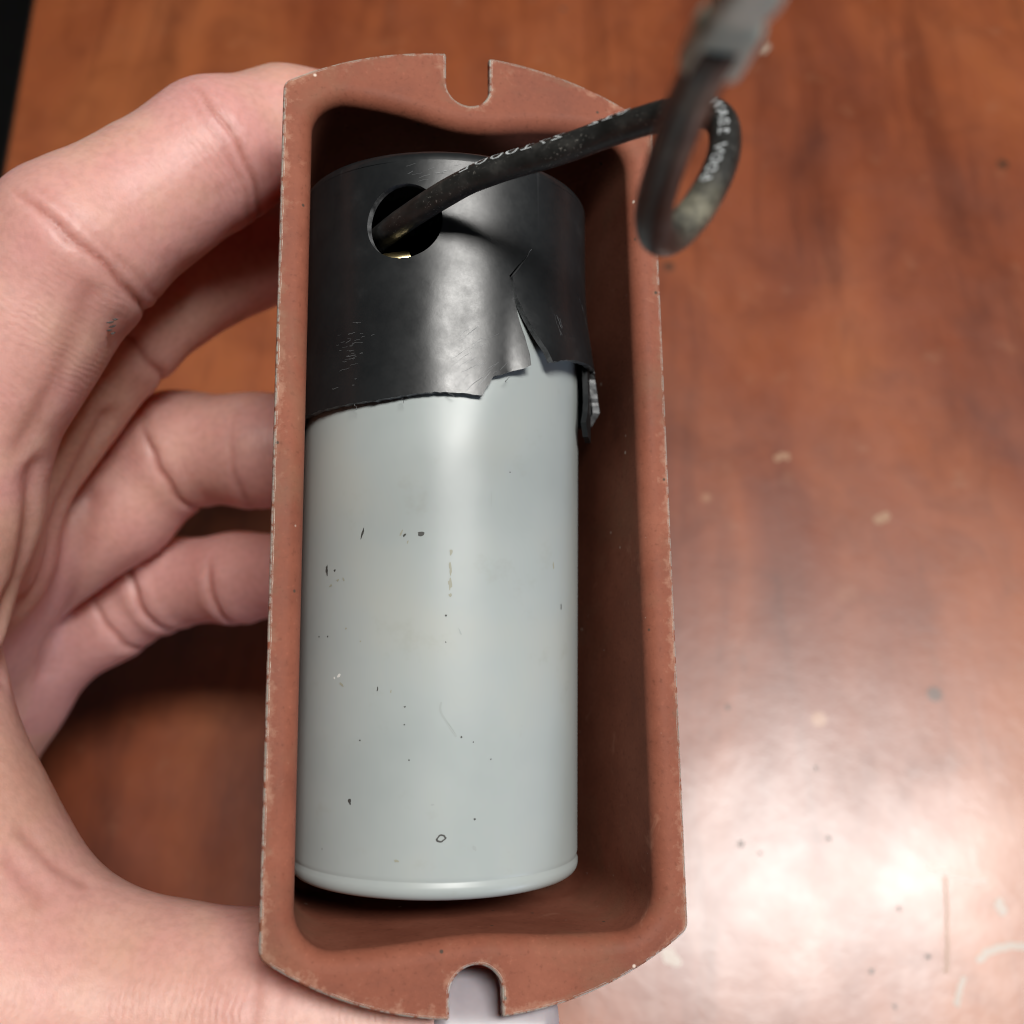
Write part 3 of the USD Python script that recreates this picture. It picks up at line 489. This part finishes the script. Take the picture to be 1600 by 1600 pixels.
# ================================================================== lead wire
wire = thing('lead_wire', 'black printed lead wire looping out of the end cap hole with a grey crimp sleeve', 'wire', np.eye(3), BOX_P)
WP = np.array([[-17.5215, 34.54289, -1.13713], [-15.3512, 33.02766, 3.56588], [-11.99137, 30.5814, 9.99399], [-8.31147, 29.3876, 14.77079], [-4.12491, 29.18992, 18.54058], [0.15177, 29.08017, 21.68952], [4.19087, 28.78623, 23.89479], [8.42344, 28.24197, 26.20061], [15.04105, 27.12041, 30.66091], [19.20799, 25.1068, 34.62128], [22.22507, 23.06373, 37.41817], [24.02533, 20.25451, 39.38805], [24.27742, 16.76404, 40.5826], [23.49896, 12.79304, 41.50352], [21.96008, 8.97497, 42.19715], [20.07122, 5.58554, 42.87504], [18.38886, 3.35042, 43.72037], [17.09041, 1.92323, 45.88459], [16.55524, 1.45138, 48.97848], [16.79901, 1.25066, 53.24856], [17.30113, 0.29147, 58.81413], [17.7256, -1.3549, 64.08297], [18.04826, -3.04062, 68.24697], [18.40784, -4.0793, 71.0538]])
path = spline(WP, 420); seg = np.r_[0, np.cumsum(np.linalg.norm(np.diff(path, axis=0), axis=1))]
rad = 1.5 + .05 * (meshkit.noise(np.c_[seg * .35, np.zeros((420, 2))], 9) - .5)
wm, fr = tube(path, rad, 28)
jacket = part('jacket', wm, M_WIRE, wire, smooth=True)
wear_sheen = np.zeros(420)  # dusty wear along the loop; near the sleeve also a painted olive sheen
for s_, w_, k_ in [[78.18880778550778, 3.2, 0.9], [97.13741388598325, 1.5, 0.3], [104.9776379882465, 2.0, 0.8], [0.0, 7.0, 0.25]]: wear_sheen = np.maximum(wear_sheen, k_ * np.exp(-((seg - s_) / w_) ** 2))
UsdGeom.PrimvarsAPI(jacket).CreatePrimvar('wear_sheen', Sdf.ValueTypeNames.FloatArray, 'vertex').Set(Vt.FloatArray.FromNumpy(np.r_[np.repeat(wear_sheen, 28), 0, 0].astype(np.float32)))
def lettering(text, s_mid, toward, h, wide):
    """white print wrapped on the jacket, read towards the hole; toward: direction it faces"""
    tm = meshkit.text_mesh(text, h, .02, bold=False); v, f = trimesh.remesh.subdivide_to_size(tm.vertices, tm.faces, .35, max_iter=12)
    v = np.array(v); v[:, 0] *= wide; w_ = v[:, 0].max(); s = s_mid - (v[:, 0] - w_ / 2); out = np.zeros_like(v)
    i = np.clip(np.searchsorted(seg, s) - 1, 0, 418); fr_t = (s - seg[i]) / (seg[i + 1] - seg[i])
    Tn = np.array([a[0] for a in fr]); Nn = np.array([a[1] for a in fr]); Bn = np.array([a[2] for a in fr])
    c_ = path[i] * (1 - fr_t)[:, None] + path[i + 1] * fr_t[:, None]
    im = int(np.clip(np.searchsorted(seg, s_mid), 0, 419)); d = np.asarray(toward, float)
    phi0 = math.atan2(d @ Bn[im], d @ Nn[im])
    phi = phi0 - (v[:, 1] - h / 2) / 1.5
    rr_ = 1.535 + v[:, 2]
    out = c_ + rr_[:, None] * (np.cos(phi)[:, None] * Nn[i] + np.sin(phi)[:, None] * Bn[i])
    part('printed_lettering', trimesh.Trimesh(out, f, process=False), M_INK, jacket, smooth=False)
for t_, s_, d_, h_, w_ in [["600V", 71.9625531654232, [-0.3854, -0.3227, 0.8645], 0.92, 1.75], ["18AWG", 64.02522397772661, [-0.0809, -0.5745, 0.8145], 0.92, 1.7], ["012", 47.96812624110235, [-0.0733, 0.4327, 0.8986], 1.25, 1.7], ["271000", 36.5587517013263, [-0.0733, 0.4327, 0.8986], 1.25, 1.75], ["E", 29.54746463914238, [-0.0733, 0.4327, 0.8986], 1.25, 1.5]]: lettering(t_, s_, d_, h_, w_)
SP = np.array([[18.15334, -2.95074, 68.06317], [18.4916, -3.93424, 70.78582], [18.86018, -4.78038, 73.34871], [19.27197, -5.48319, 75.86308], [19.71757, -6.03172, 78.33414]]); sp = spline(SP, 40); ss = np.linspace(0, 1, 40)
st = np.gradient(sp, axis=0); st /= np.linalg.norm(st, axis=1, keepdims=True); face = np.array([0.1355, -0.1634, 0.9772])
sl_rings = []
for i_ in range(40):
    nz = face - st[i_] * (face @ st[i_]); nz /= np.linalg.norm(nz); nx_ = np.cross(st[i_], nz); a_ = np.linspace(0, 2 * np.pi, 36, endpoint=False)
    wx, wz = 1.95 - .3 * math.exp(-((ss[i_] - .5) / .07) ** 2), 1.15 - .25 * math.exp(-((ss[i_] - .5) / .07) ** 2)
    c1, s1 = np.cos(a_), np.sin(a_); sq = lambda x: np.sign(x) * np.abs(x) ** .6
    sl_rings.append(sp[i_] + wx * sq(c1)[:, None] * nx_ + wz * sq(s1)[:, None] * nz)
sm = loft(sl_rings, cap0=True, cap1=True)
part('crimp_sleeve', sm, M_SLEEVE, wire, smooth=50, label='blue grey vinyl crimp sleeve at the wire end')

# ================================================================== hand
# ---- one continuous surface: tapered limbs blended into a palm, creased at the joints, pressed against the steel cover
J = {"wrist": [-159.22, -59.0, 48.8, 24], "wrist2": [-184.46, -50.91, 21.77, 22], "arm": [-254.68, -120.97, 16.11, 34], "arm2": [-308.96, -123.22, -26.16, 32], "index_mcp": [-77.17, 4.9, 110.22, 12.5], "index_pip": [-55.29, 35.2, 122.49, 11.2], "index_dip": [-38.54, 52.2, 121.53, 9.5], "index_mid": [-30.37, 58.76, 119.12, 7.9], "index_tip": [-17.92, 62.25, 115.18, 7.6], "middle_mcp": [-85.88, 5.95, 89.22, 12.5], "middle_pip": [-60.54, 39.46, 98.37, 10.8], "middle_dip": [-44.62, 52.88, 96.98, 9.4], "middle_tip": [-26.92, 62.39, 89.43, 8.4], "ring_mcp": [-95.39, 2.2, 66.16, 11.8], "ring_pip": [-66.52, 20.56, 70.72, 9.6], "ring_dip": [-56.67, 29.66, 74.26, 9.6], "ring_mid": [-41.98, 28.33, 76.31, 9.2], "ring_tip": [-24.18, 29.1, 78.04, 8.2], "little_mcp": [-96.68, -3.24, 44.18, 10.5], "little_pip": [-75.19, 7.29, 48.92, 8.0], "little_dip": [-63.18, 12.29, 53.85, 8.0], "little_mid": [-47.94, 11.55, 59.41, 7.6], "little_tip": [-31.97, 10.8, 63.84, 7.0], "thumb_cmc": [-107.3, -58.5, 75.12, 19], "thumb_mcp": [-58.14, -56.44, 98.97, 14.5], "thumb_ip": [-25.67, -57.93, 95.25, 11.6], "thumb_tip": [0.0, -59.36, 93.38, 9.7], "thenar": [-72.08, -41.65, 102.77, 15], "web": [-79.26, -20.16, 105.92, 13.0], "hypo": [-110.38, -23.53, 29.37, 13], "hypo2": [-143.85, -40.71, 16.79, 18], "palmc": [-114.37, -9.42, 58.64, 15]}          # name -> [x, y, z, radius] in world millimetres
J = {k: np.array(v) for k, v in J.items()}
FINGERS = {"index": ["index_mcp", "index_pip", "index_dip", "index_mid", "index_tip"], "middle": ["middle_mcp", "middle_pip", "middle_dip", "middle_tip"], "ring": ["ring_mcp", "ring_pip", "ring_dip", "ring_mid", "ring_tip"], "little": ["little_mcp", "little_pip", "little_dip", "little_mid", "little_tip"], "thumb": ["thumb_mcp", "thumb_ip", "thumb_tip"]}   # chains of joints, base to tip
PALM = [["index_mcp", "wrist"], ["middle_mcp", "wrist"], ["ring_mcp", "wrist2"], ["little_mcp", "wrist2"], ["index_mcp", "middle_mcp"], ["middle_mcp", "ring_mcp"], ["ring_mcp", "little_mcp"], ["thumb_cmc", "wrist"], ["thumb_cmc", "thumb_mcp"], ["thumb_cmc", "thenar"], ["thenar", "thumb_mcp"], ["index_mcp", "web"], ["web", "thenar"], ["little_mcp", "hypo"], ["hypo", "hypo2"], ["hypo2", "wrist2"], ["palmc", "wrist"], ["palmc", "middle_mcp"], ["wrist", "arm"], ["wrist2", "arm2"], ["arm", "arm2"]]         # pairs of joints making up the palm, thumb ball, wrist and forearm
allp = np.array(list(J.values())); lo = allp[:, :3].min(0) - 24; hi = allp[:, :3].max(0) + 24
ORI = np.floor(lo); STEP = 1.0
dims = np.ceil((hi - lo) / STEP).astype(int) + 2
BIG = 30.0
def grid_block(a, b, ra, rb, pad):
    l = np.minimum(a - ra, b - rb) - pad; h = np.maximum(a + ra, b + rb) + pad
    i0 = np.clip(np.floor((l - ORI) / STEP).astype(int), 0, dims); i1 = np.clip(np.ceil((h - ORI) / STEP).astype(int) + 1, 0, dims)
    return tuple(slice(x, y) for x, y in zip(i0, i1))
def coords(sl):
    g = [ORI[k] + STEP * np.arange(sl[k].start, sl[k].stop) for k in range(3)]
    return np.stack(np.meshgrid(*g, indexing='ij'), -1).astype(np.float32)
def limb(P, a, b):
    ab = (b[:3] - a[:3]); t = np.clip(((P - a[:3]) @ ab) / (ab @ ab), 0, 1)
    return np.linalg.norm(P - a[:3] - t[..., None] * ab, axis=-1) - (a[3] + (b[3] - a[3]) * t), t
def smin(a, b, k):
    h = np.clip(.5 + .5 * (b - a) / k, 0, 1); return b * (1 - h) + a * h - k * h * (1 - h)
def chain_field(pairs, k):
    F = np.full(dims, BIG, np.float32)
    for a, b in pairs:
        a, b = J[a], J[b]; sl = grid_block(a[:3], b[:3], a[3], b[3], 14)
        d, _ = limb(coords(sl), a, b); F[sl] = smin(F[sl], np.minimum(d, BIG), k)
    return F
palm = chain_field(PALM, 9.0)
H = palm.copy()
for name, chain in FINGERS.items():
    f_ = chain_field(list(zip(chain[:-1], chain[1:])), 3.0)
    u__ = smin(palm, f_, 6.0)
    H = smin(H, u__, 1.4)
# the cover presses into the pads
def box_sdf(P):
    q = (P - BOX_P) @ BOX_R
    d = np.abs(q - np.array([0, -.4, -19.3])) - np.array([21.9 - 3.5, 51.6 - 5, 20.4 - 3.5]); r_ = 3.7
    wall = np.linalg.norm(np.maximum(d, 0), axis=-1) + np.minimum(d.max(-1), 0) - r_
    d2 = np.abs(q - np.array([0, -.3, -.3])) - np.array([24.4, 58.0, 1.0])
    lip = np.linalg.norm(np.maximum(d2, 0), axis=-1) + np.minimum(d2.max(-1), 0)
    return np.minimum(wall, lip)
for x in range(0, dims[0], 24):
    s_ = (slice(x, min(x + 24, dims[0])), slice(0, dims[1]), slice(0, dims[2]))
    bs = box_sdf(coords(s_)) - .12
    H[s_] = -smin(-H[s_], bs, 1.6)
def surface_nets(vol, step, origin):
    s = vol < 0; nx, ny, nz = vol.shape
    acc = np.zeros((nx - 1, ny - 1, nz - 1, 3), np.float32); cnt = np.zeros((nx - 1, ny - 1, nz - 1), np.float32)
    corners = [(i, j, k) for i in (0, 1) for j in (0, 1) for k in (0, 1)]
    V = lambda c: vol[c[0]:nx - 1 + c[0], c[1]:ny - 1 + c[1], c[2]:nz - 1 + c[2]]
    for a in corners:
        for ax in range(3):
            if a[ax]: continue
            b = list(a); b[ax] = 1; va, vb = V(a), V(tuple(b)); m = (va < 0) != (vb < 0)
            t = np.where(m, va / np.where(m, va - vb, 1), 0)
            for d in range(3): acc[..., d] += np.where(m, a[d] + (t if d == ax else 0), 0)
            cnt += m
    act = cnt > 0; idx = -np.ones(act.shape, np.int64); idx[act] = np.arange(act.sum())
    verts = (np.argwhere(act) + acc[act] / cnt[act][:, None]) * step + origin
    faces = []
    for ax in range(3):
        o1, o2 = [(1, 2), (2, 0), (0, 1)][ax]
        sl = [slice(1, n - 1) for n in vol.shape]; sl[ax] = slice(0, vol.shape[ax] - 1); sb = list(sl); sb[ax] = slice(1, vol.shape[ax])
        A, B = s[tuple(sl)], s[tuple(sb)]; ch_ = np.argwhere(A != B); flip = A[tuple(ch_.T)]
        base = ch_ + np.array([0 if k == ax else 1 for k in range(3)])
        e1, e2 = np.eye(3, dtype=int)[o1], np.eye(3, dtype=int)[o2]
        q = np.stack([idx[tuple((base - e1 * m1 - e2 * m2).T)] for m1, m2 in ((0, 0), (1, 0), (1, 1), (0, 1))], 1)
        q[~flip] = q[~flip][:, ::-1]; faces.append(q)
    q = np.vstack(faces); return verts, np.vstack([q[:, [0, 1, 2]], q[:, [0, 2, 3]]])
hv, hf = surface_nets(H, STEP, ORI)
hm = trimesh.Trimesh(hv, hf, process=False)
comp = trimesh.graph.connected_component_labels(hm.face_adjacency, node_count=len(hf)); keep = comp == np.bincount(comp).argmax()
hm = trimesh.Trimesh(hv, hf[keep], process=False); hm.remove_unreferenced_vertices()
def relax(m, n, most):
    keep_ = m.vertices.copy(); trimesh.smoothing.filter_taubin(m, iterations=n)
    d_ = m.vertices - keep_; l_ = np.linalg.norm(d_, axis=1, keepdims=True); m.vertices = keep_ + d_ * np.minimum(1, most / np.maximum(l_, 1e-9))
relax(hm, 8, .45)
# finer skin near the camera: split once, then shape creases along each finger
FINE = np.array([0,0,0])
v, f = trimesh.remesh.subdivide(hm.vertices, hm.faces); hm = trimesh.Trimesh(v, f, process=False); hm.merge_vertices()
relax(hm, 4, .3)
V = hm.vertices.copy(); VN = hm.vertex_normals.copy()
along = np.zeros(len(V)); crease = np.zeros(len(V)); pink = np.zeros(len(V)); best = np.full(len(V), 1e9); disp = np.zeros(len(V))
ridge = np.ones(len(V))
segs = [(n_, c_, i) for n_, c_ in FINGERS.items() for i in range(len(c_) - 1)] + [('palm', p, 0) for p in PALM]
for n_, c_, i in segs:
    a, b = J[c_[i]], J[c_[i + 1]]; d, t = limb(V, a, b); L0 = sum(np.linalg.norm(J[c_[k + 1]][:3] - J[c_[k]][:3]) for k in range(i))
    m = d < best; best[m] = d[m]; ridge[m] = 0.3 if n_ == 'palm' else 1.0; pink[m] = {'little': .75, 'ring': .45, 'middle': .3}.get(n_, .1); along[m] = L0 + t[m] * np.linalg.norm(b[:3] - a[:3])  # per-finger pink puts the purplish light on the lower fingers into the skin
    ax_ = (b[:3] - a[:3]) / np.linalg.norm(b[:3] - a[:3]); raw = ((V - a[:3]) @ ax_)
    along[m] = L0 + raw[m]
for jn, (n_, dirv, offs, depth, pinkness) in {"index_pip": ["index", [0.7792, -0.6261, 0.0274], [[0, 1], [2.3, 0.35]], 0.42, 0.7], "index_dip": ["index", [0.7792, -0.6261, 0.0274], [[0, 1], [-1.8, 0.5]], 0.22, 0.6], "middle_pip": ["middle", [0.7792, -0.6261, 0.0274], [[0, 1]], 0.4, 0.5], "ring_dip": ["ring", [0.7792, -0.6261, 0.0274], [[0, 1]], 0.6, 0.3], "ring_mid": ["ring", [0.7792, -0.6261, 0.0274], [[0, 0.5]], 0.4, 0.3], "little_dip": ["little", [0.1173, -0.9931, 0.0023], [[0, 1]], 0.8, 0.6], "little_pip": ["little", [0.3134, -0.9446, -0.0972], [[4, 1]], 0.5, 0.6], "little_mid": ["little", [0.0122, -0.9943, -0.106], [[0, 0.9]], 0.7, 0.6], "thumb_ip": ["thumb", [0.0181, 0.6408, 0.7675], [[0, 0.4], [3, 0.3]], 0.3, 0.2]}.items():
    c_ = FINGERS[n_]; i = c_.index(jn); a, b, cc_ = J[c_[i - 1]], J[c_[i]], J[c_[min(i + 1, len(c_) - 1)]]
    bis = (b[:3] - a[:3]) / np.linalg.norm(b[:3] - a[:3])
    if i + 1 < len(c_): bis = bis + (cc_[:3] - b[:3]) / np.linalg.norm(cc_[:3] - b[:3])
    bis /= np.linalg.norm(bis)
    rel = V - b[:3]; near = np.clip(1 - (np.linalg.norm(rel, axis=1) - b[3] * 1.15) / 3.0, 0, 1)
    flex = np.clip((VN @ (np.array(dirv) / np.linalg.norm(dirv)) + .25) / .5, 0, 1)
    for o, k in offs:
        wav = (meshkit.noise(V * .25, 11) - .5) * 1.2
        x = rel @ bis - o + wav
        g = np.exp(-(x / .55) ** 2) * near * flex * k
        disp -= depth * g; crease = np.maximum(crease, g * .75)
        disp += depth * .35 * (np.exp(-((x - 2) / 1.4) ** 2) + np.exp(-((x + 2) / 1.4) ** 2)) * near * flex * k
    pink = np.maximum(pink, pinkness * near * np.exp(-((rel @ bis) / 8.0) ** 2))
# palm folds: furrows where the skin bunches between the bent fingers
fold = np.zeros(len(V))
for (p0, p1, w_, dp) in [[[-50.01, 24.69, 126.33], [-51.73, 21.74, 123.72], 1.8, 0.45], [[-51.73, 21.74, 123.72], [-54.46, 16.95, 120.53], 1.8, 0.45], [[-54.46, 16.95, 120.53], [-58.0, 11.49, 118.0], 1.8, 0.45], [[-58.0, 11.49, 118.0], [-59.57, 8.41, 117.05], 1.8, 0.45], [[-58.98, 22.97, 97.13], [-64.69, 14.61, 92.12], 2.0, 1.0], [[-64.69, 14.61, 92.12], [-67.77, 5.5, 88.02], 2.0, 1.0], [[-67.77, 5.5, 88.02], [-70.29, -2.68, 86.83], 2.0, 1.0], [[-70.29, -2.68, 86.83], [-62.7, -17.49, 104.51], 2.0, 1.0], [[-67.0, 17.51, 80.61], [-68.43, 10.42, 76.59], 1.8, 0.8], [[-68.43, 10.42, 76.59], [-73.28, 3.82, 67.37], 1.8, 0.8], [[-73.28, 3.82, 67.37], [-82.03, -4.94, 55.02], 1.8, 0.8], [[-59.49, 6.99, 112.51], [-60.87, 0.21, 108.19], 2.0, 0.8], [[-60.87, 0.21, 108.19], [-63.08, -5.37, 104.64], 2.0, 0.8], [[-63.08, -5.37, 104.64], [-63.48, -12.5, 105.5], 2.0, 0.8], [[-53.06, -38.57, 109.93], [-49.82, -41.83, 107.69], 1.2, 0.3], [[-49.82, -41.83, 107.69], [-47.03, -43.56, 105.91], 1.2, 0.3], [[-52.9, -41.91, 112.09], [-49.25, -45.72, 110.75], 1.2, 0.22]]:
    a, b = np.array(p0), np.array(p1); ab = b - a; t = np.clip(((V - a) @ ab) / (ab @ ab), 0, 1)
    d = np.linalg.norm(V - a - t[:, None] * ab, axis=1); d = np.maximum(d + (meshkit.noise(V * .2, 21) - .5) * .8, 0)
    g = np.exp(-(d / w_) ** 2); fold = np.maximum(fold, dp * g); crease = np.maximum(crease, .35 * g)
disp -= fold
ed_ = hm.edges_unique; jump = np.abs(along[ed_[:, 0]] - along[ed_[:, 1]]) > 1.3 * np.linalg.norm(V[ed_[:, 0]] - V[ed_[:, 1]], axis=1) + .2
ridge[ed_[jump].ravel()] = 0
for _ in range(8):
    lo_ = np.minimum(ridge[ed_[:, 0]], ridge[ed_[:, 1]]); nr = ridge.copy(); np.minimum.at(nr, ed_[:, 0], lo_ + .16); np.minimum.at(nr, ed_[:, 1], lo_ + .16); ridge = nr
disp += (meshkit.fbm(V * .12, 3, 5) - .5) * .5
V2 = V + VN * disp[:, None]
hm = trimesh.Trimesh(V2, hm.faces, process=False)
HO = np.array([-114.37, -9.42, 58.64])
hand = thing('hand', 'left hand gripping the cover from behind with bent fingers and a thumb', 'hand', np.eye(3), HO)
def skin_part(name, mesh, attrs, mtl, parent):
    p = part(name, trimesh.Trimesh(mesh.vertices - HO, mesh.faces, process=False), mtl, parent, smooth=True)
    api = UsdGeom.PrimvarsAPI(p)
    for k, a in attrs.items():
        api.CreatePrimvar(k, Sdf.ValueTypeNames.FloatArray, 'vertex').Set(Vt.FloatArray.FromNumpy(np.asarray(a, np.float32)))
    return p
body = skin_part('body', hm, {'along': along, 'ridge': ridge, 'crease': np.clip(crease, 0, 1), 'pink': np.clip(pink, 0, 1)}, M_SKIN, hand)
# thumb nail: a curved plate laid on the skin
from scipy.spatial import cKDTree
def nail(c0, d_len, d_wid, hl, hw):
    c0, a, b = (np.array(x, float) for x in (c0, d_len, d_wid)); a /= np.linalg.norm(a); b -= a * (a @ b); b /= np.linalg.norm(b); n_ = np.cross(a, b)
    if n_ @ (c0 - J['thumb_tip'][:3]) < 0: n_ = -n_
    base = J['thumb_ip'][:3]; tip = J['thumb_tip'][:3]; axd = (tip - base) / np.linalg.norm(tip - base)
    uu, vv_ = np.meshgrid(np.linspace(-1, 1, 25), np.linspace(-1, 1, 17), indexing='ij')
    sq = np.sqrt(1 - .28 * vv_ ** 2); U = uu * np.where(uu > 0, sq, sq) * hl; W = vv_ * hw * (1 - .06 * uu)
    ang = W / 10.0; rise = 10.5
    pts = tip + a * U[..., None] + (np.sin(ang)[..., None] * b + np.cos(ang)[..., None] * n_) * rise + (c0 - tip) @ a * a
    edge = np.maximum(np.abs(uu), np.abs(vv_)); lift = -1.2 * np.clip((edge - .8) / .2, 0, 1) ** 2 - .5 * np.clip(uu, 0, 1) ** 2
    pts = pts + lift[..., None] * (np.sin(ang)[..., None] * b + np.cos(ang)[..., None] * n_)
    m = loft(list(pts), closed=False)
    if (m.face_normals @ n_).mean() < 0: m.invert()
    return m
nm = nail(*[[1.82, -60.7, 101.45], [25.67, -1.43, -1.87], [0.0928, 0.987, -0.1312], 7.4, 7.2])
skin_part('thumbnail', nm, {}, M_NAIL, hand)
for q in [[[-48.936, 23.433, 122.442], [-48.567, 23.623, 122.182], [-48.195, 23.935, 121.974]], [[-48.942, 23.351, 121.533], [-48.652, 23.633, 121.207], [-48.277, 23.927, 121.1]], [[-49.149, 22.911, 121.459], [-49.027, 23.169, 121.021], [-48.777, 23.384, 120.885]], [[-48.319, 24.105, 122.162], [-48.112, 24.255, 121.891], [-47.78, 24.359, 121.922]], [[-49.069, 23.087, 120.441], [-48.86, 23.217, 120.269], [-48.65, 23.469, 120.152]]]:                     # short dark scuffs on the side of the index finger
    w_ = tube(spline(np.array(q), 9), .13 * np.sin(np.linspace(.4, 2.7, 9)), 6)[0]
    part('grime_line', trimesh.Trimesh(w_.vertices - HO, w_.faces, process=False), M_DARK, body, smooth=True)
